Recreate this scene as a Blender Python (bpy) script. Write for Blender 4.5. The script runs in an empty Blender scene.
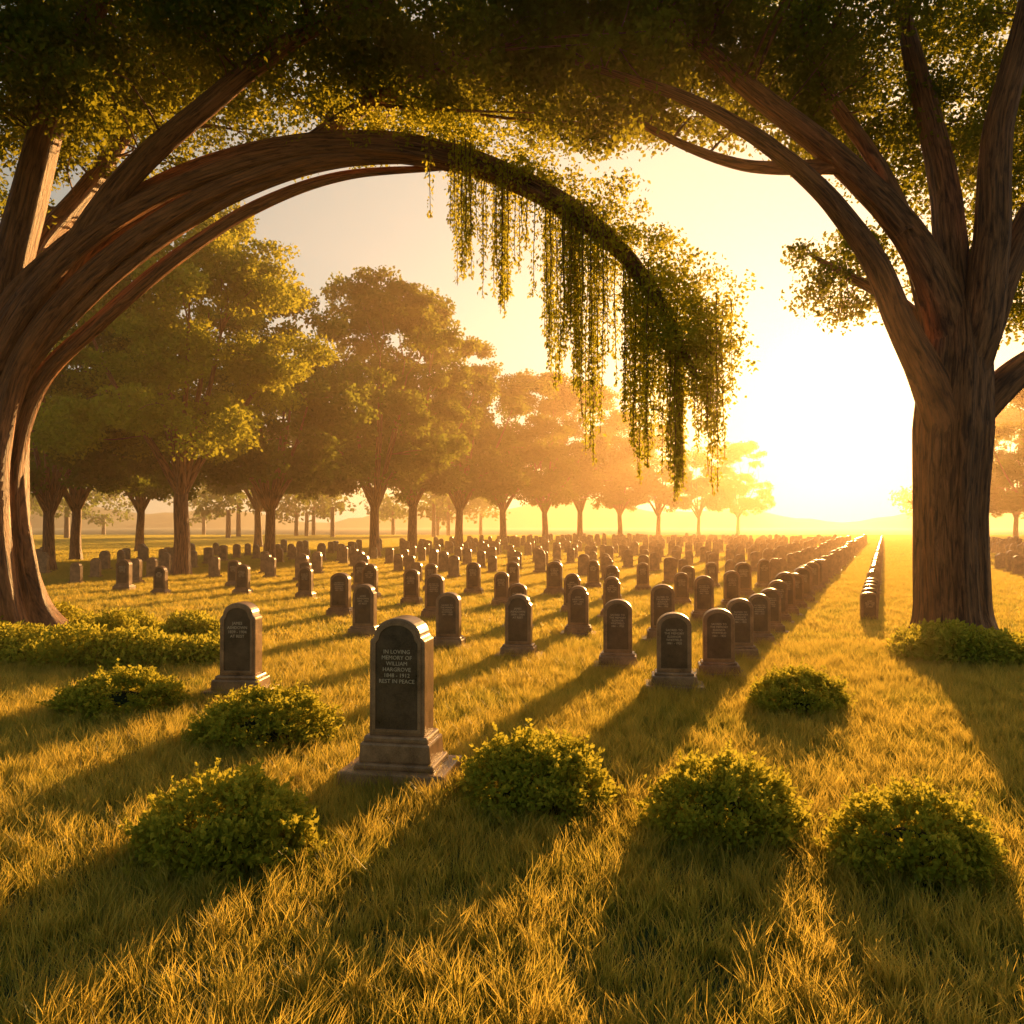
import bpy, bmesh, math, random
import numpy as np
from mathutils import Vector, Matrix
rng=np.random.default_rng(7); random.seed(7)
scene=bpy.context.scene
COL=scene.collection
SUN_AZ=math.radians(21.0); SUN_EL=math.radians(8.6)
S=Vector((math.sin(SUN_AZ)*math.cos(SUN_EL),math.cos(SUN_AZ)*math.cos(SUN_EL),math.sin(SUN_EL)))
scene.view_settings.view_transform='Standard'
scene.view_settings.look='None'
scene.view_settings.exposure=0

# ------------------------------------------------------------ materials
def newmat(name):
    m=bpy.data.materials.new(name); m.use_nodes=True
    nt=m.node_tree; nt.nodes.clear()
    return m,nt,nt.nodes,nt.links
def N(nodes,t,**kw):
    n=nodes.new(t)
    for k,v in kw.items(): setattr(n,k,v)
    return n
def ramp(nodes,stops):
    r=nodes.new('ShaderNodeValToRGB'); e=r.color_ramp.elements
    while len(e)>1: e.remove(e[-1])
    e[0].position=stops[0][0]; e[0].color=(*stops[0][1],1)
    for p,c in stops[1:]:
        x=e.new(p); x.color=(*c,1)
    return r
def leaf_mat(name,c1,c2,c3,trans=0.5,tcol=(0.30,0.30,0.03),nscale=0.6):
    m,nt,nd,l=newmat(name)
    geo=N(nd,'ShaderNodeNewGeometry')
    noise=N(nd,'ShaderNodeTexNoise'); noise.inputs['Scale'].default_value=nscale; noise.inputs['Detail'].default_value=1
    l.new(geo.outputs['Position'],noise.inputs['Vector'])
    add=N(nd,'ShaderNodeMath',operation='MULTIPLY_ADD'); add.inputs[1].default_value=0.45
    l.new(geo.outputs['Random Per Island'],add.inputs[0])
    mm=N(nd,'ShaderNodeMath',operation='MULTIPLY'); mm.inputs[1].default_value=0.6
    l.new(noise.outputs['Fac'],mm.inputs[0]); l.new(mm.outputs[0],add.inputs[2])
    r=ramp(nd,[(0.2,c1),(0.5,c2),(0.85,c3)]); l.new(add.outputs[0],r.inputs['Fac'])
    d=N(nd,'ShaderNodeBsdfDiffuse')
    l.new(r.outputs['Color'],d.inputs['Color'])
    t=N(nd,'ShaderNodeBsdfTranslucent')
    mx=N(nd,'ShaderNodeMix',data_type='RGBA',blend_type='MIX'); mx.inputs[0].default_value=0.7
    l.new(r.outputs['Color'],mx.inputs[6]); mx.inputs[7].default_value=(*tcol,1)
    l.new(mx.outputs[2],t.inputs['Color'])
    ms=N(nd,'ShaderNodeMixShader'); ms.inputs[0].default_value=trans
    l.new(d.outputs[0],ms.inputs[1]); l.new(t.outputs[0],ms.inputs[2])
    o=N(nd,'ShaderNodeOutputMaterial'); l.new(ms.outputs[0],o.inputs['Surface'])
    return m
M_leaf=leaf_mat('leaf_near',(0.025,0.065,0.010),(0.06,0.13,0.015),(0.13,0.19,0.025),0.55,(0.58,0.54,0.04))
M_leafbg=leaf_mat('leaf_background',(0.03,0.09,0.02),(0.06,0.15,0.025),(0.12,0.20,0.03),0.5,(0.50,0.52,0.06),0.25)
M_leafsunlit=leaf_mat('leaf_painted_sun',(0.09,0.15,0.018),(0.21,0.28,0.025),(0.38,0.38,0.035),0.5,(0.82,0.76,0.08),0.3)  # lighter, yellower leaf colour stands in for sunlight on a shaded crown
M_vine=leaf_mat('leaf_vine',(0.10,0.15,0.015),(0.20,0.24,0.02),(0.32,0.33,0.03),0.64,(0.90,0.82,0.09),2)
M_bush=leaf_mat('leaf_bush',(0.11,0.16,0.02),(0.24,0.29,0.03),(0.44,0.43,0.06),0.52,(0.95,0.82,0.10),4)

def grass_mat():
    m,nt,nd,l=newmat('grass_blades')
    geo=N(nd,'ShaderNodeNewGeometry')
    sep=N(nd,'ShaderNodeSeparateXYZ'); l.new(geo.outputs['Position'],sep.inputs[0])
    noise=N(nd,'ShaderNodeTexNoise'); noise.inputs['Scale'].default_value=0.9; noise.inputs['Detail'].default_value=2
    l.new(geo.outputs['Position'],noise.inputs['Vector'])
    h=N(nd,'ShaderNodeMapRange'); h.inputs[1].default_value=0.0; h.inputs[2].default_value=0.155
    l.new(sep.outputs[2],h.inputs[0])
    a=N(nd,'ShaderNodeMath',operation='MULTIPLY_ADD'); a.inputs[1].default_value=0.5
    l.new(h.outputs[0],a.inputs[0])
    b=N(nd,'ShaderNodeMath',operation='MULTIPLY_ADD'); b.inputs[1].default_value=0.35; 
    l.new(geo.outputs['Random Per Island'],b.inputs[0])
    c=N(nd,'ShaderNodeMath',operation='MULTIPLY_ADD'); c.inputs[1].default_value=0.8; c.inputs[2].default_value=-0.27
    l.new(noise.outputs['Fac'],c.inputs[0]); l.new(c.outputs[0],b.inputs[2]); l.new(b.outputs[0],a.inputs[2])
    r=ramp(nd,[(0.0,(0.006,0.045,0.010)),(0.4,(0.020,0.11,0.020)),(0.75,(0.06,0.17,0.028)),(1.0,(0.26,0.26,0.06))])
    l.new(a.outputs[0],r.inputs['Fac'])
    d=N(nd,'ShaderNodeBsdfPrincipled'); d.inputs['Roughness'].default_value=0.40; d.inputs['Specular IOR Level'].default_value=0.45
    l.new(r.outputs['Color'],d.inputs['Base Color'])
    t=N(nd,'ShaderNodeBsdfTranslucent')
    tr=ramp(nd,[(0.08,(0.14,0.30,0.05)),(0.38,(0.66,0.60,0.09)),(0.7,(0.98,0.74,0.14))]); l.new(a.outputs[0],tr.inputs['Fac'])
    l.new(tr.outputs['Color'],t.inputs['Color'])
    ms=N(nd,'ShaderNodeMixShader'); ms.inputs[0].default_value=0.66
    l.new(d.outputs[0],ms.inputs[1]); l.new(t.outputs[0],ms.inputs[2])
    o=N(nd,'ShaderNodeOutputMaterial'); l.new(ms.outputs[0],o.inputs['Surface'])
    return m
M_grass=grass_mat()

def bark_mat(name,ca,cb):
    m,nt,nd,l=newmat(name)
    uv=N(nd,'ShaderNodeUVMap')
    mp=N(nd,'ShaderNodeMapping'); mp.inputs['Scale'].default_value=(22,2.0,1)
    l.new(uv.outputs[0],mp.inputs[0])
    n1=N(nd,'ShaderNodeTexNoise'); n1.inputs['Scale'].default_value=1.0; n1.inputs['Detail'].default_value=8; n1.inputs['Roughness'].default_value=0.68; n1.inputs['Distortion'].default_value=0.7
    l.new(mp.outputs[0],n1.inputs['Vector'])
    r=ramp(nd,[(0.38,ca),(0.62,cb)]); l.new(n1.outputs['Fac'],r.inputs['Fac'])
    d=N(nd,'ShaderNodeBsdfPrincipled'); d.inputs['Roughness'].default_value=0.5
    l.new(r.outputs['Color'],d.inputs['Base Color'])
    bp=N(nd,'ShaderNodeBump'); bp.inputs['Strength'].default_value=1.0; bp.inputs['Distance'].default_value=0.10
    l.new(n1.outputs['Fac'],bp.inputs['Height']); l.new(bp.outputs[0],d.inputs['Normal'])
    o=N(nd,'ShaderNodeOutputMaterial'); l.new(d.outputs[0],o.inputs['Surface'])
    return m
M_bark=bark_mat('bark',(0.08,0.030,0.012),(0.55,0.23,0.085))

def stone_mat(name,ca,cb,rough):
    m,nt,nd,l=newmat(name)
    tc=N(nd,'ShaderNodeNewGeometry')
    n1=N(nd,'ShaderNodeTexNoise'); n1.inputs['Scale'].default_value=5; n1.inputs['Detail'].default_value=9; n1.inputs['Roughness'].default_value=0.7
    l.new(tc.outputs['Position'],n1.inputs['Vector'])
    n2=N(nd,'ShaderNodeTexNoise'); n2.inputs['Scale'].default_value=110; n2.inputs['Detail'].default_value=3
    l.new(tc.outputs['Position'],n2.inputs['Vector'])
    a=N(nd,'ShaderNodeMath',operation='MULTIPLY_ADD'); a.inputs[1].default_value=0.35
    l.new(n2.outputs['Fac'],a.inputs[0]); l.new(n1.outputs['Fac'],a.inputs[2])
    r=ramp(nd,[(0.45,ca),(0.85,cb)]); l.new(a.outputs[0],r.inputs['Fac'])
    d=N(nd,'ShaderNodeBsdfPrincipled')
    l.new(r.outputs['Color'],d.inputs['Base Color'])
    rr=N(nd,'ShaderNodeMapRange'); rr.inputs[3].default_value=rough-0.12; rr.inputs[4].default_value=rough+0.22
    l.new(n1.outputs['Fac'],rr.inputs[0]); l.new(rr.outputs[0],d.inputs['Roughness'])
    bp=N(nd,'ShaderNodeBump'); bp.inputs['Strength'].default_value=0.4; bp.inputs['Distance'].default_value=0.006
    l.new(a.outputs[0],bp.inputs['Height']); l.new(bp.outputs[0],d.inputs['Normal'])
    o=N(nd,'ShaderNodeOutputMaterial'); l.new(d.outputs[0],o.inputs['Surface'])
    return m
M_stone=stone_mat('weathered_granite',(0.13,0.070,0.034),(0.54,0.31,0.155),0.30)
M_panel=stone_mat('polished_panel',(0.045,0.026,0.013),(0.20,0.12,0.062),0.28)
M_letter=stone_mat('inscription_stone',(0.66,0.50,0.32),(0.80,0.64,0.44),0.6)

def ground_mat():
    m,nt,nd,l=newmat('turf_soil')
    geo=N(nd,'ShaderNodeNewGeometry')
    n1=N(nd,'ShaderNodeTexNoise'); n1.inputs['Scale'].default_value=0.8; n1.inputs['Detail'].default_value=4
    n2=N(nd,'ShaderNodeTexNoise'); n2.inputs['Scale'].default_value=40; n2.inputs['Detail'].default_value=3
    l.new(geo.outputs['Position'],n1.inputs['Vector']); l.new(geo.outputs['Position'],n2.inputs['Vector'])
    a=N(nd,'ShaderNodeMath',operation='MULTIPLY_ADD'); a.inputs[1].default_value=0.5
    l.new(n2.outputs['Fac'],a.inputs[0]); l.new(n1.outputs['Fac'],a.inputs[2])
    r=ramp(nd,[(0.45,(0.012,0.032,0.008)),(0.7,(0.03,0.07,0.014)),(0.95,(0.08,0.11,0.03))]); l.new(a.outputs[0],r.inputs['Fac'])
    d=N(nd,'ShaderNodeBsdfPrincipled'); d.inputs['Roughness'].default_value=0.9
    l.new(r.outputs['Color'],d.inputs['Base Color'])
    bp=N(nd,'ShaderNodeBump'); bp.inputs['Strength'].default_value=0.8; bp.inputs['Distance'].default_value=0.06
    l.new(n2.outputs['Fac'],bp.inputs['Height']); l.new(bp.outputs[0],d.inputs['Normal'])
    o=N(nd,'ShaderNodeOutputMaterial'); l.new(d.outputs[0],o.inputs['Surface'])
    return m
M_ground=ground_mat()

# ------------------------------------------------------------ mesh accumulator (quads)
class Acc:
    def __init__(s): s.v=[];s.f=[];s.uv=[];s.m=[];s.sm=[];s.n=0
    def add(s,v,f,uv=None,mi=0,smooth=False):
        v=np.asarray(v,float);f=np.asarray(f,int)
        s.v.append(v);s.f.append(f+s.n);s.n+=len(v)
        s.uv.append(uv if uv is not None else np.zeros((len(f)*4,2)))
        s.m.append(np.full(len(f),mi));s.sm.append(np.full(len(f),smooth))
    def mesh(s,name,mats):
        v=np.concatenate(s.v);f=np.concatenate(s.f);uv=np.concatenate(s.uv)
        me=bpy.data.meshes.new(name)
        me.vertices.add(len(v));me.vertices.foreach_set('co',v.astype(np.float32).ravel())
        me.loops.add(len(f)*4);me.loops.foreach_set('vertex_index',f.astype(np.int32).ravel())
        me.polygons.add(len(f));me.polygons.foreach_set('loop_start',(np.arange(len(f))*4).astype(np.int32))
        me.polygons.foreach_set('material_index',np.concatenate(s.m).astype(np.int32))
        me.polygons.foreach_set('use_smooth',np.concatenate(s.sm).astype(bool))
        me.update(calc_edges=True)
        ul=me.uv_layers.new(name='UVMap');ul.data.foreach_set('uv',uv.astype(np.float32).ravel())
        for m in mats: me.materials.append(m)
        me.validate()
        return me
def obj(name,me,loc=(0,0,0),rz=0,sc=1):
    o=bpy.data.objects.new(name,me);COL.objects.link(o)
    o.location=loc;o.rotation_euler=(0,0,rz)
    o.scale=(sc,sc,sc) if not hasattr(sc,'__len__') else sc
    return o

def catmull(P,R,step):
    P=np.asarray(P,float);R=np.asarray(R,float)
    Pe=np.vstack([2*P[0]-P[1],P,2*P[-1]-P[-2]]);Re=np.concatenate([[R[0]],R,[R[-1]]])
    out=[];ro=[]
    for i in range(1,len(Pe)-2):
        p0,p1,p2,p3=Pe[i-1:i+3];L=np.linalg.norm(p2-p1);n=max(2,int(L/step))
        for t in np.arange(n)/n:
            out.append(0.5*((2*p1)+(-p0+p2)*t+(2*p0-5*p1+4*p2-p3)*t*t+(-p0+3*p1-3*p2+p3)*t**3))
            ro.append(Re[i]*(1-t)+Re[i+1]*t)
    out.append(Pe[-2]);ro.append(R[-1])
    return np.array(out),np.array(ro)
def tube(acc,P,R,k=12,step=0.2,ridge=0.0,nr=5,twist=0.4,mi=0,wob=0.0,flare=0):
    C,r=catmull(P,R,step)
    n=len(C)
    if wob: 
        w=rng.normal(0,1,(n,3));
        for _ in range(2): w[1:-1]=(w[:-2]+w[1:-1]+w[2:])/3
        w[0]=0;w[-1]=0
        C=C+w*wob*r[:,None]
    T=np.gradient(C,axis=0);T/=np.linalg.norm(T,axis=1)[:,None]+1e-9
    a=np.array([1,0,0.]) if abs(T[0][0])<0.9 else np.array([0,1,0.])
    u=np.cross(T[0],a);u/=np.linalg.norm(u)
    V=[];Ls=np.concatenate([[0],np.cumsum(np.linalg.norm(np.diff(C,axis=0),axis=1))])
    th=np.arange(k)/k*2*np.pi
    ph=rng.uniform(0,6.28,3)
    for i in range(n):
        u=u-T[i]*np.dot(u,T[i]);u/=np.linalg.norm(u);w=np.cross(T[i],u)
        m=1+ridge*(0.6*np.sin(nr*th+twist*Ls[i]+ph[0])+0.4*np.sin((nr*2+1)*th-twist*1.3*Ls[i]+ph[1])+0.3*np.sin(3*th+1.1*Ls[i]+ph[2]))
        if flare: 
            fl=max(0,1-Ls[i]/0.9)**2*flare
            m=m+fl*(0.6+0.7*np.abs(np.sin(2.5*th+ph[2])))
        V.append(C[i]+(np.cos(th)*m*r[i])[:,None]*u+(np.sin(th)*m*r[i])[:,None]*w)
    V=np.concatenate(V)
    i,j=np.meshgrid(np.arange(n-1),np.arange(k),indexing='ij');i=i.ravel();j=j.ravel();j2=(j+1)%k
    F=np.stack([i*k+j,i*k+j2,(i+1)*k+j2,(i+1)*k+j],1)
    rm=max(r.mean(),0.03)
    U=np.stack([np.stack([j/k*rm*6.28,Ls[i]],1),np.stack([(j+1)/k*rm*6.28,Ls[i]],1),np.stack([(j+1)/k*rm*6.28,Ls[i+1]],1),np.stack([j/k*rm*6.28,Ls[i+1]],1)],1).reshape(-1,2)
    acc.add(V,F,U,mi,True)
    return C,r
def rand_unit(n):
    v=rng.normal(0,1,(n,3));return v/np.linalg.norm(v,axis=1)[:,None]
def leaves(acc,C,size,mi=1,bias=None,wid=0.36,bw=0.6):
    n=len(C);a=rand_unit(n)
    if bias is not None: a=a*(1-bw)+np.asarray(bias)*bw
    a/=np.linalg.norm(a,axis=1)[:,None]
    b=np.cross(a,rand_unit(n));b/=np.linalg.norm(b,axis=1)[:,None]
    nn=np.cross(a,b);s=(size*rng.uniform(0.6,1.25,n))[:,None]
    V=np.stack([C,C+a*s*.45+b*s*wid+nn*s*.10,C+a*s,C+a*s*.45-b*s*wid+nn*s*.10],1).reshape(-1,3)
    F=np.arange(n*4).reshape(-1,4)
    acc.add(V,F,None,mi,False)
def clump(acc,c,r,n,size,mi=1,flat=0.65,bias=(0,0,-1)):
    d=rand_unit(n)*(rng.uniform(0,1,n)**0.45)[:,None]*r
    d[:,2]*=flat
    leaves(acc,c+d,size,mi,bias,bw=0.25)
def ell(c,r,n,shell=0.5):
    d=rand_unit(n)*(rng.uniform(shell**3,1,n)**(1/3))[:,None]
    return np.asarray(c)+d*np.asarray(r)

# ------------------------------------------------------------ world / sun / haze
w=bpy.data.worlds.new('World');scene.world=w;w.use_nodes=True
nt=w.node_tree;nd=nt.nodes;l=nt.links;nd.clear()
sky=N(nd,'ShaderNodeTexSky',sky_type='NISHITA');sky.sun_disc=False
sky.sun_elevation=SUN_EL;sky.sun_rotation=SUN_AZ;sky.dust_density=1.0;sky.air_density=1.2;sky.ozone_density=1.0
tc=N(nd,'ShaderNodeTexCoord')
nrm=N(nd,'ShaderNodeVectorMath',operation='NORMALIZE');l.new(tc.outputs['Generated'],nrm.inputs[0])
dot=N(nd,'ShaderNodeVectorMath',operation='DOT_PRODUCT');l.new(nrm.outputs[0],dot.inputs[0]);dot.inputs[1].default_value=S
mx=N(nd,'ShaderNodeMath',operation='MAXIMUM');mx.inputs[1].default_value=0;l.new(dot.outputs['Value'],mx.inputs[0])
base=N(nd,'ShaderNodeRGB');base.outputs[0].default_value=(0.125,0.130,0.110,1)
prev=base
for p,c in [(3,(0.66,0.50,0.27)),(45,(0.14,0.07,0.015)),(900,(1.4,1.1,0.6)),(7000,(14,12,8))]:
    pw=N(nd,'ShaderNodeMath',operation='POWER');pw.inputs[1].default_value=p;l.new(mx.outputs[0],pw.inputs[0])
    sc=N(nd,'ShaderNodeVectorMath',operation='SCALE');sc.inputs[0].default_value=c;l.new(pw.outputs[0],sc.inputs['Scale'])
    ad=N(nd,'ShaderNodeVectorMath',operation='ADD');l.new(prev.outputs[0],ad.inputs[0]);l.new(sc.outputs[0],ad.inputs[1]);prev=ad
b1=N(nd,'ShaderNodeBackground');b1.inputs['Strength'].default_value=0.05;l.new(sky.outputs[0],b1.inputs[0])
b2=N(nd,'ShaderNodeBackground');b2.inputs['Strength'].default_value=1.0;l.new(prev.outputs[0],b2.inputs[0])
ads=N(nd,'ShaderNodeAddShader');l.new(b1.outputs[0],ads.inputs[0]);l.new(b2.outputs[0],ads.inputs[1])
wo=N(nd,'ShaderNodeOutputWorld');l.new(ads.outputs[0],wo.inputs['Surface'])
ld=bpy.data.lights.new('sun','SUN');ld.energy=10.5;ld.angle=math.radians(0.5);ld.color=(1.0,0.47,0.13)
lo=bpy.data.objects.new('sun',ld);COL.objects.link(lo);lo.rotation_euler=S.to_track_quat('Z','Y').to_euler();lo.location=(60,150,30)

def box_mesh(name,x0,x1,y0,y1,z0,z1):
    bm=bmesh.new();bmesh.ops.create_cube(bm,size=1)
    for v in bm.verts: v.co=Vector((x0 if v.co.x<0 else x1,y0 if v.co.y<0 else y1,z0 if v.co.z<0 else z1))
    me=bpy.data.meshes.new(name);bm.to_mesh(me);bm.free();return me
m,nt2,nd2,l2=newmat('haze_volume')
vs=N(nd2,'ShaderNodeVolumeScatter');vs.inputs['Color'].default_value=(1,0.70,0.42,1);vs.inputs['Density'].default_value=0.0027;vs.inputs['Anisotropy'].default_value=0.60
oo=N(nd2,'ShaderNodeOutputMaterial');l2.new(vs.outputs[0],oo.inputs['Volume'])
hz=box_mesh('haze',-200,300,8,420,-0.6,20);hz.materials.append(m);obj('haze',hz)

# ------------------------------------------------------------ ground
bm=bmesh.new();bmesh.ops.create_grid(bm,x_segments=40,y_segments=40,size=2500)
me=bpy.data.meshes.new('ground');bm.to_mesh(me);bm.free();me.materials.append(M_ground);obj('ground',me)

# distant hills
acc=Acc();n=160;V=[];F=[]
for i in range(n):
    th=math.radians(-75+150*i/(n-1));R=620
    h=14+7*math.sin(i*0.17)+4*math.sin(i*0.53+1)+rng.uniform(0,2.5)
    for r_,z in ((R,-1),(R+60,h*0.8),(R+160,h)):
        V.append((math.sin(th)*r_,math.cos(th)*r_,z))
for i in range(n-1):
    for j in range(2): F.append((i*3+j,i*3+3+j,i*3+4+j,i*3+1+j))
acc.add(np.array(V),np.array(F),None,0,True);obj('hills',acc.mesh('hills',[M_ground]))

# ------------------------------------------------------------ grass
def grass_patch(name,side,nb,h0,h1,wd):
    hs=side/2
    x=rng.uniform(-hs,hs,nb);y=rng.uniform(-hs,hs,nb)
    nt_=max(20,nb//45);tx=rng.uniform(-hs,hs,nt_);ty=rng.uniform(-hs,hs,nt_);tl=rng.uniform(0,6.283,nt_);th_=rng.uniform(.9,1.45,nt_)
    pick=rng.integers(0,nt_,nb);k=rng.uniform(0,1,nb)<0.55
    x=np.where(k,tx[pick]+rng.normal(0,.026*side,nb),x);y=np.where(k,ty[pick]+rng.normal(0,.026*side,nb),y)
    x=(x+hs)%side-hs;y=(y+hs)%side-hs
    h=rng.uniform(h0,h1,nb)*np.where(k,th_[pick],0.85);a=rng.uniform(0,6.283,nb);wx=np.cos(a)*wd*.5;wy=np.sin(a)*wd*.5
    la=np.where(k,tl[pick]+rng.normal(0,.8,nb),rng.uniform(0,6.283,nb));lm=h*rng.uniform(0.1,0.8,nb);lx=np.cos(la)*lm;ly=np.sin(la)*lm
    z=np.zeros(nb)
    P=np.stack([np.stack([x-wx,y-wy,z],1),np.stack([x+wx,y+wy,z],1),
      np.stack([x+wx*.8+lx*.35,y+wy*.8+ly*.35,h*.58],1),np.stack([x-wx*.8+lx*.35,y-wy*.8+ly*.35,h*.58],1),
      np.stack([x+wx*.12+lx,y+wy*.12+ly,h],1),np.stack([x-wx*.12+lx,y-wy*.12+ly,h],1)],1).reshape(-1,3)
    i=np.arange(nb)*6
    F=np.concatenate([np.stack([i,i+1,i+2,i+3],1),np.stack([i+3,i+2,i+4,i+5],1)])
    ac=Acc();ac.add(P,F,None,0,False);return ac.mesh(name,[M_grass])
def scatter(name,pts,meshes):
    c=bpy.data.collections.new(name+'_patches')
    for i,mm in enumerate(meshes):
        o=bpy.data.objects.new(name+'_patch_%d'%i,mm);c.objects.link(o)
    me=bpy.data.meshes.new(name);me.from_pydata([tuple(p) for p in pts],[],[])
    o=obj(name,me)
    ng=bpy.data.node_groups.new(name+'_scatter','GeometryNodeTree')
    ng.interface.new_socket('Geometry',in_out='INPUT',socket_type='NodeSocketGeometry')
    ng.interface.new_socket('Geometry',in_out='OUTPUT',socket_type='NodeSocketGeometry')
    g=ng.nodes;L=ng.links
    gi=g.new('NodeGroupInput');go=g.new('NodeGroupOutput')
    ip=g.new('GeometryNodeInstanceOnPoints');ci=g.new('GeometryNodeCollectionInfo')
    ci.inputs['Collection'].default_value=c;ci.inputs['Separate Children'].default_value=True;ci.inputs['Reset Children'].default_value=True
    rv=g.new('FunctionNodeRandomValue');rv.data_type='INT';rv.inputs[4].default_value=0;rv.inputs[5].default_value=3
    mu=g.new('ShaderNodeMath');mu.operation='MULTIPLY';mu.inputs[1].default_value=math.pi/2;L.new(rv.outputs[2],mu.inputs[0])
    cx=g.new('ShaderNodeCombineXYZ');L.new(mu.outputs[0],cx.inputs[2])
    ri=g.new('FunctionNodeRandomValue');ri.data_type='INT';ri.inputs[4].default_value=0;ri.inputs[5].default_value=len(meshes)-1;ri.inputs['Seed'].default_value=9
    L.new(gi.outputs[0],ip.inputs['Points']);L.new(ci.outputs[0],ip.inputs['Instance']);ip.inputs['Pick Instance'].default_value=True
    L.new(ri.outputs[2],ip.inputs['Instance Index']);L.new(cx.outputs[0],ip.inputs['Rotation'])
    L.new(ip.outputs[0],go.inputs[0])
    md=o.modifiers.new('scatter','NODES');md.node_group=ng
    return o
def grid(y0,y1,s,k,c0):
    pts=[];y=y0+s/2
    while y<y1:
        n=int((k*y+c0)/s)+1
        for i in range(-n,n+1): pts.append((i*s,y,0))
        y+=s
    return pts
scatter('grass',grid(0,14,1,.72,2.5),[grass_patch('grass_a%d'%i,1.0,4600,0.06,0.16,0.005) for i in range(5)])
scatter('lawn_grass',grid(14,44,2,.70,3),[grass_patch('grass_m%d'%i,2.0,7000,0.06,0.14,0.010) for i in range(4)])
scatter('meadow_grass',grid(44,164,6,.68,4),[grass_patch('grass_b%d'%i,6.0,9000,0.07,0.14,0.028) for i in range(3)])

# ------------------------------------------------------------ gravestones
def profile(w_,h_,kind,n=14):
    hw=w_/2;pts=[(-hw,0),(hw,0)]
    if kind=='round':
        rise=hw*0.75;z0=h_-rise
        for i in range(n+1):
            t=math.pi*i/n;pts.append((hw*math.cos(t),z0+rise*math.sin(t)))
    elif kind=='shoulder':
        sh=hw*0.16;z0=h_-(hw-sh)*0.85
        pts.append((hw,z0-0.02));pts.append((hw-sh*0.6,z0+0.0))
        for i in range(n+1):
            t=math.pi*i/n;pts.append(((hw-sh)*math.cos(t),z0+0.015+((hw-sh)*0.85-0.015)*math.sin(t)))
        pts.append((-hw+sh*0.6,z0));pts.append((-hw,z0-0.02))
    elif kind=='segment':
        rise=hw*0.5;z0=h_-rise
        for i in range(n+1):
            t=math.pi*i/n;pts.append((hw*math.cos(t)*1.0,z0+rise*math.sin(t)**0.8))
    return pts
def extr(bm,pts,y0,y1,z=0,bev=0.012):
    vs=[bm.verts.new((x,y0,z+zz)) for x,zz in pts]
    f=bm.faces.new(vs)
    r=bmesh.ops.extrude_face_region(bm,geom=[f])
    nv=[g for g in r['geom'] if isinstance(g,bmesh.types.BMVert)]
    for v in nv: v.co.y=y1
    fs=set()
    for v in vs+nv:
        for ff in v.link_faces: fs.add(ff)
    bmesh.ops.recalc_face_normals(bm,faces=list(fs))
    es=set()
    for v in vs+nv:
        for e in v.link_edges:
            if e.calc_face_angle(0)>0.6: es.add(e)
    if bev: bmesh.ops.bevel(bm,geom=list(es),offset=bev,segments=2,affect='EDGES',profile=0.6)
def bx(bm,x,y0,y1,z0,z1,bev=0.012,top=None):
    t=x if top is None else top
    extr(bm,[(-x,z0),(x,z0),(t,z1),(-t,z1)],y0,y1,0,bev)
def frame(bm,w_,h_,kind,yf,z,ins,wid,proud):
    o=profile(w_-2*ins,h_-2*ins,kind);i_=profile(w_-2*ins-2*wid,h_-2*ins-2*wid,kind)
    A=[bm.verts.new((x,yf-proud,z+ins+zz)) for x,zz in o];B=[bm.verts.new((x,yf-proud,z+ins+wid+zz)) for x,zz in i_]
    A2=[bm.verts.new((x,yf+0.01,z+ins+zz)) for x,zz in o];B2=[bm.verts.new((x,yf+0.01,z+ins+wid+zz)) for x,zz in i_]
    n=len(A)
    for k in range(n):
        q=(k+1)%n
        for quad in ((A[k],A[q],B[q],B[k]),(A[q],A[k],A2[k],A2[q]),(B[k],B[q],B2[q],B2[k])):
            try: bm.faces.new(quad)
            except ValueError: pass
    pf=bm.faces.new([bm.verts.new((x,yf-0.002,z+ins+wid+zz)) for x,zz in i_])
    bm.normal_update()
    if pf.normal.y>0: pf.normal_flip()
    return pf
def text_mesh(body,size):
    cu=bpy.data.curves.new('inscription','FONT');cu.body=body;cu.size=size;cu.align_x='CENTER';cu.extrude=0.003;cu.resolution_u=2;cu.space_line=1.05
    o=bpy.data.objects.new('inscription',cu);COL.objects.link(o)
    dg=bpy.context.evaluated_depsgraph_get();me=bpy.data.meshes.new_from_object(o.evaluated_get(dg))
    bpy.data.objects.remove(o);return me
def make_stone(name,w_,h_,d_,kind,plinth,text=None,ts=0.05,hi=True):
    bm=bmesh.new();z=-0.03;bev=0.012 if hi else 0
    for (px,py,pz) in plinth:
        bx(bm,px/2,-py/2,py/2,z,z+pz,bev*1.3,px/2*0.96 if hi else None);z+=pz-0.002
    extr(bm,profile(w_,h_,kind,16 if hi else 6),-d_/2,d_/2,z,bev)
    pf=None
    if hi: pf=frame(bm,w_,h_,kind,-d_/2,z,0.028,0.024,0.014)
    for f in bm.faces: f.material_index=0
    if pf: pf.material_index=2
    if text:
        tm=text_mesh(text,ts);n0=len(bm.faces)
        tm.transform(Matrix.Translation((0,-d_/2-0.004,z+h_*0.70))@Matrix.Rotation(math.radians(90),4,'X'))
        bm.from_mesh(tm);bm.faces.ensure_lookup_table()
        for f in bm.faces[n0:]: f.material_index=1
    me=bpy.data.meshes.new(name);bm.to_mesh(me);bm.free()
    me.materials.append(M_stone);me.materials.append(M_letter);me.materials.append(M_panel);return me
T1="IN LOVING\nMEMORY OF\nWILLIAM\nHARGROVE\n1848 - 1912\nREST IN PEACE"
T2="SACRED TO\nTHE MEMORY\nELEANOR\nWHITFIELD\n1861 - 1920"
T3="JAMES\nASHDOWN\n1839 - 1904\nAT REST"
SA=make_stone('gravestone_tall',0.44,0.90,0.27,'shoulder',[(0.86,0.62,0.17),(0.64,0.46,0.05),(0.57,0.40,0.15),(0.52,0.35,0.05)],T1,0.043)
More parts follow.
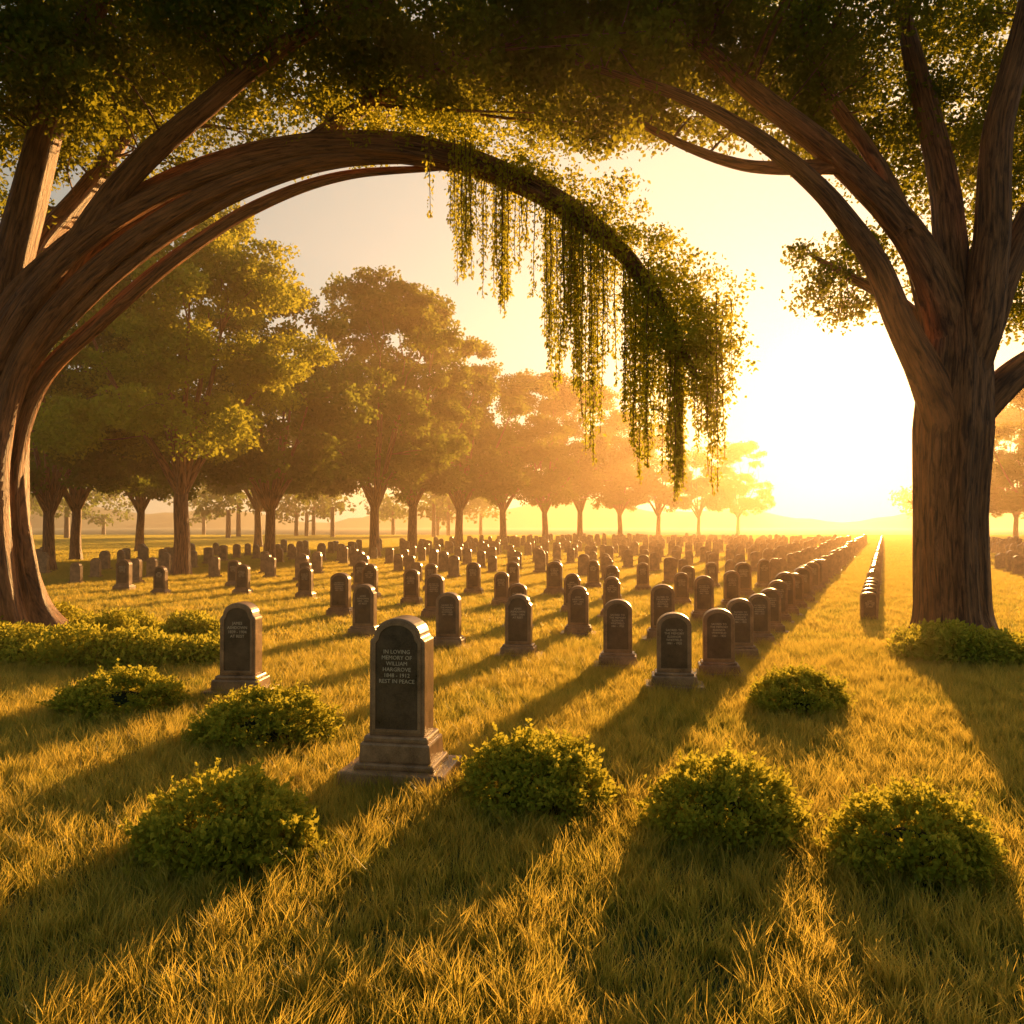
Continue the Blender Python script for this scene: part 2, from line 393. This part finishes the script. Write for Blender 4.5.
SB=make_stone('gravestone_b',0.40,0.74,0.20,'round',[(0.74,0.50,0.12),(0.54,0.36,0.13),(0.48,0.28,0.04)],T2,0.037)
SC=make_stone('gravestone_c',0.40,0.76,0.20,'shoulder',[(0.72,0.48,0.13),(0.54,0.35,0.11),(0.48,0.28,0.04)],T3,0.043)
SD=make_stone('gravestone_d',0.43,0.74,0.22,'round',[(0.78,0.50,0.13),(0.58,0.38,0.12),(0.50,0.30,0.04)],T2,0.039)
SE=make_stone('gravestone_e',0.42,0.80,0.16,'segment',[],T3,0.045)
YAW=-math.radians(8)
def stone(me,x,y,s=1.0,yaw=YAW): return obj('gravestone',me,(x,y,0),yaw+rng.uniform(-.03,.03),s)
stone(SA,-0.86,6.7,1.0,-math.radians(10))
stone(SC,-3.15,9.95,(1.05,1.15,1.10),-math.radians(6))
stone(SD,1.95,10.3,.95);
A=math.radians(23.6);D=np.array([math.sin(A),math.cos(A)]);P=np.array([math.cos(A),-math.sin(A)])
O=np.array([2.75,11.15])
near=[SB,SC,SD,SB];far=[]
for k in range(0,20):
    dep=1.6 if k==0 else 3.1
    lat=k*1.5+max(0,k-3)*.5
    ph=0 if k<2 else rng.uniform(-.5,.5)
    if k in (3,4): ph+=1.0
    if k>=5: ph+=4.2
    if k>=8: ph+=2.5
    if k>=12: ph+=2
    for j in range(0,int(92/dep)):
        if k>5 and rng.uniform()<0.15: continue
        if k>10 and rng.uniform()<0.2: continue
        p=O+D*(j*dep+ph)-P*lat+rng.normal(0,0.05,2)+ (rng.normal(0,0.13,2) if k>1 else 0)
        if abs(p[0]+12.5)<1 and abs(p[1]-33)<1: continue
        if p[1]<27: 
            m_=near[(j*3+k*5+int(rng.integers(0,2)))%4] if j>0 or k>5 else [SD,SB,SC,SB,SC,SB][k]
            stone(m_,p[0],p[1],rng.uniform(0.85,1.0))
        else: far.append((p[0],p[1],rng.uniform(0.82,1.02)))
q0=np.array([7.35,17.6])
for j in range(0,70):
    p=q0+D*j*1.3
    far.append((p[0],p[1],0.72)) if j>4 else stone(SE,p[0],p[1],0.8)
for lat in (6.6,8.8,11,13.2):
    for j in range(9,40):
        if rng.uniform()<0.1: continue
        p=O+D*j*2.2+P*lat+rng.normal(0,0.08,2);far.append((p[0],p[1],rng.uniform(0.8,1)))
def far_stones(name,items):
    lows=[make_stone('lo%d'%i,0.43,0.78,0.18,k_,[(0.68,0.44,0.12),(0.54,0.3,0.10)],None,0,False) for i,k_ in enumerate(('round','segment','shoulder'))]
    bmf=bmesh.new()
    for i,(x,y_,s) in enumerate(items):
        lo_=lows[int(rng.integers(0,3))]
        t=lo_.copy();t.transform(Matrix.Translation((x,y_,0))@Matrix.Rotation(YAW+rng.uniform(-.05,.05),4,'Z')@Matrix.Diagonal((s,s,s*rng.uniform(.92,1.08),1)))
        bmf.from_mesh(t);bpy.data.meshes.remove(t)
    me=bpy.data.meshes.new(name);bmf.to_mesh(me);bmf.free();me.materials.append(M_stone);obj(name,me)
far_stones('gravestone_rows',far)

# ------------------------------------------------------------ shrubs
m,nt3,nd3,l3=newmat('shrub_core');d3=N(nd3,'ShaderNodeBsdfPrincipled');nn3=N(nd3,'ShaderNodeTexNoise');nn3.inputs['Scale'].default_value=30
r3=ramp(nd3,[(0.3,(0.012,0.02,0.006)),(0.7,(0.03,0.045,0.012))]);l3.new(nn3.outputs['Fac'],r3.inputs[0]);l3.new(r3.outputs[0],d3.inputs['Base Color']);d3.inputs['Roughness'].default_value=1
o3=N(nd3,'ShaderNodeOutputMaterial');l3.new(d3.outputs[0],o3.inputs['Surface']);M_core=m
def shrub_mesh(name,rx,ry,h,ncl,size):
    ac=Acc()
    R3=np.array([rx,ry,h])
    for i in range(ncl):
        d=rand_unit(1)[0];d[2]=abs(d[2]);
        c=d*R3*rng.uniform(.72,.95);c[2]=max(c[2],.04);r=rng.uniform(.055,.105)
        n=int(rng.uniform(32,46))
        dd=rand_unit(n)*(rng.uniform(0,1,n)**.5)[:,None]*r;dd[:,2]*=.8;q=c+dd;q[:,2]=np.maximum(q[:,2],.01)
        leaves(ac,q,size,1,d*.8+np.array([0,0,.3]),.34,.42)
        if rng.uniform()<.35:
            dir_=d+rand_unit(1)[0]*.35+np.array([0,0,.25]);dir_/=np.linalg.norm(dir_)
            L=rng.uniform(.04,.10);t=np.linspace(0,1,9)[:,None]
            q=c+dir_*(r*.6+L*t);q[:,2]=np.maximum(q[:,2],.02)
            leaves(ac,q,size*.85,1,dir_,.34,.35)
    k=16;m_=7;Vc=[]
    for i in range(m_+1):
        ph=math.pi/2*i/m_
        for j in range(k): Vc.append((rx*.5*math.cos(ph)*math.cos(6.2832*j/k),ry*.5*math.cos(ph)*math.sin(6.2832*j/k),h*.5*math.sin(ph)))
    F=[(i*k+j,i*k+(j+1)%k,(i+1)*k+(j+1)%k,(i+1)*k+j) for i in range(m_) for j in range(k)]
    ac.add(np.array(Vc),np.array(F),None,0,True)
    return ac.mesh(name,[M_core,M_bush])
SH=[shrub_mesh('shrub_%d'%i,0.58,0.52,0.47,290,0.042) for i in range(4)]
for i,(x,y_,s,sz,v) in enumerate([(-1.70,5.12,1.0,1.08,0),(-2.25,7.85,1.22,1.05,1),(-4.15,9.1,1.2,0.98,2),(0.17,6.15,1.12,1.05,3),
        (1.38,5.55,0.98,1.05,1),(2.33,5.0,0.92,0.96,0),(3.05,9.1,1.02,1.0,2)]):
    obj('shrub',SH[v],(x,y_,0),rng.uniform(0,6.28),(s,s,sz))
def bed(name,items):
    ac=Acc()
    for (x,y_,rx,h) in items:
        n=int(4200*rx);d=rand_unit(n);d[:,2]=np.abs(d[:,2]);c=np.array([x,y_,0])+d*np.array([rx,rx*.8,h])*rng.uniform(.7,1.15,n)[:,None]
        leaves(ac,c,0.08,0,(0,0,1),0.3,0.3)
    return obj(name,ac.mesh(name,[M_bush]))
it=[(-8.0+rng.uniform(-3.2,3.8),12.9+rng.uniform(-1.2,2.2),rng.uniform(.4,.85),rng.uniform(.25,.6)) for _ in range(30)]
bed('ground_cover',it)
it=[(7.9+rng.uniform(-1.9,3.2),12.8+rng.uniform(-.9,.9),rng.uniform(.35,.75),rng.uniform(.25,.55)) for _ in range(28)]
bed('ground_cover',it)

# ------------------------------------------------------------ near trees
def twigs(acc,limbs,centers,every=2,rmax=.04):
    LP=np.concatenate([c for c,r in limbs]);LR=np.concatenate([r for c,r in limbs])
    for c in centers[::every]:
        dd=np.linalg.norm(LP-c,axis=1)+np.where(LP[:,2]>c[2]+0.5,2,0)+np.where(LR<0.05,1,0);i=int(np.argmin(dd))
        a=LP[i];mid=(a+c)/2+rng.normal(0,.18,3)+np.array([0,0,.15])
        r0=min(rmax,LR[i]*.6)*min(1.4,max(.5,dd[i]/2))
        tube(acc,[a,mid,c],[r0,r0*.6,0.008],k=5,step=0.4,mi=0)
acc=Acc();LM=[]
LM.append(tube(acc,[(-8.25,14.1,-.2),(-8.5,14.1,1.0),(-8.65,14.1,2.2),(-8.6,14.1,4.0),(-7.95,14.0,5.6),(-6.7,13.9,6.75),(-5.1,13.8,7.66),(-3.5,13.7,8.05),(-1.85,13.6,8.05),(-.2,13.5,7.6),(1.3,13.4,6.7),(2.25,13.3,5.6),(2.85,13.2,4.3)],
   [.72,.62,.58,.54,.38,.28,.24,.22,.21,.18,.15,.10,.04],k=56,step=.10,ridge=.18,nr=6,twist=.5,flare=.55))
for y0,dz,dx,r in [(13.66,-.15,.12,.18),(13.6,.3,-.30,.17),(14.0,-.85,.30,.13),(13.75,-.5,.2,.10)]:
    LM.append(tube(acc,[(-8.05+dx*.6,y0,-.2),(-8.28+dx*.5,y0,1.5),(-8.32+dx*.5,y0,3.0),(-8.0+dx*.8,y0,4.6+dz*.3),(-7.0+dx*.6,y0-.05,5.95+dz*.8),(-5.6+dx*.3,y0-.1,7.0+dz*.75),(-4.2,y0-.1,7.64+dz*.5),(-2.8,y0-.05,7.95+dz*.25),(-1.0,y0-.05,7.88)],[r*1.5,r*1.15,r,r,r*.95,r*.85,r*.75,r*.6,r*.3],k=20,step=.15,ridge=.16,twist=1,flare=.5))
n_arch=len(LM)
LM.append(tube(acc,[(-8.5,14.2,3.6),(-8.45,14.1,5.5),(-7.9,13.8,7.2),(-7.2,13.4,8.8),(-6.0,13.0,10.9),(-5.2,12.8,12.4)],[.4,.32,.27,.22,.15,.05],k=20,step=.15,ridge=.1))
LM.append(tube(acc,[(-8.1,14,5.0),(-6.3,13.5,7.3),(-4.6,13.0,8.5),(-3.2,12.8,9.4),(-1.2,12.8,10.4),(0.6,12.8,11.2)],[.24,.20,.16,.13,.1,.04],k=16,step=.15,ridge=.1))
LM.append(tube(acc,[(-8.6,14.2,3.4),(-9.3,14.3,6.0),(-9.9,14,8.0),(-10.8,14,10.4)],[.35,.30,.23,.1],k=16,step=.15,ridge=.1))
LM.append(tube(acc,[(-8.6,14.4,3.8),(-8.9,15.4,6.5),(-8.3,16.6,8.6),(-7.4,17.4,10.8)],[.3,.26,.2,.08],k=14,step=.2,ridge=.1))
LM.append(tube(acc,[(-8.5,13.9,4.0),(-8.7,12.4,6.6),(-8.0,11.2,8.2),(-6.6,10.4,9.8)],[.3,.25,.18,.08],k=14,step=.2,ridge=.1))
LM.append(tube(acc,[(-3.5,13.7,8.0),(-2.2,13.9,9.0),(-.6,14.2,9.9),(1.2,14.4,10.6)],[.16,.13,.1,.04],k=10,step=.2))
def canopy(lst):
    out=[]
    for c,r,n in lst: out.append(ell(c,r,n,0.35))
    return np.concatenate(out)
cc=canopy([((-8.5,13.5,10.0),(3.2,3,2.1),160),((-6.2,13.0,10.0),(2.6,2.6,1.5),140),((-3.6,13.2,10.1),(2.4,2.4,1.3),150),((-1.0,13.2,10.0),(2.4,2.2,1.4),160),
   ((1.2,13.4,9.6),(1.8,1.8,1.4),120),((-5,13,12),(5,4,1.6),140),((0,13.5,11.8),(3,3,1.4),80),((-9.2,12.6,8.4),(1.5,1.6,1.3),60),((-7.2,16,10),(2.5,2,1.8),80),((-7.2,12.6,8.7),(1.6,1.2,.8),50),
   ((-4.5,17,10.8),(5,1.6,1.5),120),((0.5,17,11),(3.5,1.6,1.4),90),((-10.2,16.5,7.6),(1.8,1.5,1.8),60)])
for c in cc: clump(acc,c,rng.uniform(.38,.62),int(rng.uniform(110,160)),0.10)
twigs(acc,LM[n_arch:],cc,5,.03)
arch=LM[0][0];z=arch[(arch[:,0]>-3.8)]
cl=[]
for i,p in enumerate(z):
    t=(p[0]+3.8)/6.6
    for _ in range(int(1.6+4.2*t)):
        cl.append(p+np.array([np.clip(rng.normal(0,.16+.24*t),-.6,.6),rng.normal(0,.3),rng.uniform(-.12,.45)+(.1 if t<.5 else .05)]))
for _ in range(100): cl.append(np.array([np.clip(rng.normal(2.7,.40),1.9,3.45),13.2+rng.normal(0,.4),rng.uniform(4.0,6.0)]))
for c in cl: clump(acc,c,rng.uniform(.22,.38),int(rng.uniform(38,58)),0.07,2)
obj('willow_tree',acc.mesh('willow_tree',[M_bark,M_leaf,M_vine]))
acc=Acc()
def vine(x,y_,z0,z1):
    n=max(3,int((z0-z1)/.25));zz=np.linspace(z0,z1,n);sw=rng.normal(0,.012,(n,2)).cumsum(0)
    Pp=np.stack([x+sw[:,0],y_+sw[:,1],zz],1)
    tube(acc,Pp,np.linspace(.009,.004,n),k=4,step=.25,mi=0)
    m_=int((z0-z1)/.014);t=np.sort(rng.uniform(0,1,m_));ix=t*(n-1)
    C=np.stack([np.interp(ix,np.arange(n),Pp[:,q]) for q in range(3)],1)+rng.normal(0,1,(m_,3))*np.array([.06,.05,.01])*(1-.65*t)[:,None]
    leaves(acc,C,0.07,1,(0,0,-1),0.27,0.55)
def archz(x): return float(np.interp(x,arch[30:,0],arch[30:,2]))
for x0,x1,nn_,za,zb in [(-.98,-.6,14,5.5,6.7),(-.45,.2,20,5.2,6.5),(.45,.95,22,3.7,5.6),(.98,1.5,26,2.9,4.8),(1.75,2.25,28,2.5,4.2),(2.3,2.9,32,2.2,3.7),(2.9,3.4,22,2.3,4.2),(-.9,3,14,5,6)]:
    for _ in range(nn_):
        x=min(3.5,rng.normal((x0+x1)/2,(x1-x0)*.33));z0=archz(min(x,2.7))+.1
        if x>2.6: z0=rng.uniform(4.8,5.6)
        e=abs(x-(x0+x1)/2)/(x1-x0)
        z1=za+(zb-za)*min(1,e*1.3+rng.uniform(0,.5))
        if z1<z0-.3: vine(x,13.35+rng.normal(0,.22),z0,z1)
obj('hanging_vines',acc.mesh('hanging_vines',[M_bark,M_vine]))

acc=Acc();RM=[]
RM.append(tube(acc,[(7.05,13.6,-.2),(7.0,13.6,.8),(6.98,13.6,2.1),(7.03,13.6,3.5),(7.1,13.6,4.6),(7.12,13.6,5.5)],[.60,.54,.52,.56,.50,.30],k=56,step=.10,ridge=.085,nr=7,twist=.3,flare=.6))
for P_,R_ in [([(7.0,13.5,2.9),(6.65,13.4,4.0),(6.1,13.3,5.1),(5.5,13.2,6.3),(4.45,13.0,7.4),(2.85,12.8,8.35),(.93,12.6,8.9)],[.32,.30,.22,.18,.14,.10,.04]),
    ([(7.05,13.6,4.0),(6.95,13.6,5.3),(6.4,13.6,6.6),(5.25,13.5,7.8),(3.65,13.4,9.0),(2.2,13.3,10.2),(1,13.2,11.2)],[.36,.34,.26,.21,.15,.10,.04]),
    ([(7.1,13.6,4.5),(7.15,13.8,6.2),(7.1,14,7.8),(6.8,14.2,9.6),(6.5,14.4,11.5)],[.32,.27,.22,.17,.08]),
    ([(7.1,13.6,3.8),(7.35,13.4,5.0),(7.5,13.3,6.2),(7.45,13.0,8),(7.85,12.8,10),(8,12.6,12)],[.32,.33,.28,.22,.16,.06]),
    ([(7.05,13.6,3.3),(7.85,13.6,4.25),(8.9,13.7,5.0),(10.3,13.8,6.4),(11.6,13.8,7.8)],[.26,.25,.2,.14,.05]),
    ([(7.15,13.6,4.0),(7.55,13.6,5.1),(7.95,13.6,6.2),(8.6,13.6,7.4),(9.9,13.6,9.3),(10.8,13.6,10.8)],[.26,.28,.24,.2,.14,.06]),
    ([(6.3,13.5,6.6),(6.0,14.0,8.0),(5.2,14.4,9.6),(4.9,14.6,11)],[.18,.13,.1,.04]),
    ([(5.3,13.5,7.7),(3.8,13.9,7.9),(2.4,14.2,8.6),(1.0,14.4,9.6)],[.13,.09,.06,.03]),
    ([(7.1,13.9,4.6),(7.0,15.2,5.9),(6.4,16.3,6.8),(5.9,16.9,7.4)],[.2,.13,.08,.03]),
    ([(7.1,13.9,4.6),(7.3,15.4,7),(6.9,16.8,9),(6.6,17.5,11)],[.28,.22,.16,.06])]:
    RM.append(tube(acc,P_,R_,k=18,step=.15,ridge=.07,wob=.05))
cc=canopy([((7.5,13.6,11.0),(4.0,3.2,1.5),170),((4.2,13.4,10.5),(2.6,2.4,1.3),150),((2.0,13.4,10.1),(1.8,1.9,1.0),110),((3.6,14.2,9.2),(1.7,1.4,.5),46),
   ((8.6,14.8,8.6),(2.0,1.6,1.3),80),((6.0,15.0,9.2),(1.6,1.2,.8),40),((9.2,15.2,6.6),(1.7,1.4,1.2),80),((6.5,16.5,6.9),(1.0,1.0,1.0),32),((8.2,16.2,10),(3,2,1.6),110),((4.5,17,11.2),(3,1.5,1.3),90)])
for c in cc: clump(acc,c,rng.uniform(.36,.6),int(rng.uniform(100,150)),0.095)
twigs(acc,RM,cc,3,.03)
obj('elm_tree',acc.mesh('elm_tree',[M_bark,M_leaf]))

# ------------------------------------------------------------ background trees
def bg_tree(name,H=17.0,W=6.5,nl=720,base=4.2,lsz=.26,nb=56,lm=None):
    ac=Acc();LB=[]
    LB.append(tube(ac,[(0,0,-.2),(.05,0,1.5),(0,.05,3.0),(.1,0,base+.2)],[.38,.30,.27,.25],k=14,step=.4,ridge=.06,flare=.4))
    nlimb=8
    for i in range(nlimb):
        a=6.283*i/nlimb+rng.uniform(-.3,.3);ro=W*rng.uniform(.55,.75);zt=rng.uniform(H*.5,H*.72)
        if i%2: ro*=.45;zt=H*.7
        LB.append(tube(ac,[(0,0,base-1.2),(ro*.25*math.cos(a),ro*.25*math.sin(a),base+.6),(ro*.65*math.cos(a),ro*.65*math.sin(a),(base+zt)/2),(ro*math.cos(a),ro*math.sin(a),zt)],[.20,.14,.09,.03],k=8,step=.6,wob=.15))
    C=[]
    for i in range(nb):
        u=rng.uniform(0,1)**1.15;a=rng.uniform(0,6.283)
        zf=base+.5+(H-base-1.2)*u
        rr=W*math.sqrt(max(.03,1-((u-.25)/.80)**2 if u>.25 else 1-((.25-u)/.5)**2))
        ra=rr*rng.uniform(.30,.95)
        C.append((ra*math.cos(a),ra*math.sin(a),zf))
    C=np.array(C)
    for c in C:
        rb=rng.uniform(1.0,1.8)
        for q in ell(c,(rb,rb,rb*.6),8,.4):
            clump(ac,q,rng.uniform(.55,.9),nl//8,lsz,flat=.6)
    twigs(ac,LB,C,2,.03)
    return ac.mesh(name,[M_bark,lm or M_leafbg])
BT=[bg_tree('tree_%d'%i,rng.uniform(16.0,18.5),rng.uniform(5.8,7.0)) for i in range(4)]
BG=bg_tree('tree_painted_sun',15.5,5.6,1300,4.4,.18,60,M_leafsunlit)  # this crown's sunlit look is put into its leaf colour
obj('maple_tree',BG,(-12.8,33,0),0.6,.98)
obj('maple_tree',BT[3],(-19.5,36,0),2.6,.78)
for i,(x,y_,s) in enumerate([(-12.2,43,.86),(-24.0,47,.85),(-8.35,52,.93),(-7,60,1.02),(-4.3,70,1.08),(-.9,82,1.12),(3.7,96,1.15),(-27,62,.95),(-22,74,1.0),(-36,56,1.0),
      (8.8,110,1.15),(15.8,125,1.15),(24,140,1.15),(35,160,1.1),(49,185,1.1),(44,84,.72),(50,92,.8),(58,88,.85),(62,105,.9),(38,62,.8),(47,66,.9)]):
    obj('maple_tree',BT[i%4],(x,y_,0),rng.uniform(0,6.28),s*rng.uniform(.92,1.06))
acc=Acc()
for i in range(46):
    x=rng.uniform(-150,-5) if i<34 else rng.uniform(75,210);y_=rng.uniform(120,190) if i<34 else rng.uniform(110,240)
    Hh=rng.uniform(10,14)
    tube(acc,[(x,y_,0),(x,y_,Hh*.4)],[.4,.3],k=6,step=3)
    for q in ell((x,y_,Hh*.62),(6,5,Hh*.36),16,.3): clump(acc,q,2.2,45,.8)
obj('distant_trees',acc.mesh('distant_trees',[M_bark,M_leafbg]))

# ------------------------------------------------------------ camera
cd=bpy.data.cameras.new('camera');cd.sensor_width=36;cd.lens=30;cd.clip_end=6000;cd.clip_start=0.05
co=bpy.data.objects.new('camera',cd);COL.objects.link(co);co.location=(0,0,2.0);co.rotation_euler=(math.radians(90.87),0,0)
scene.camera=co
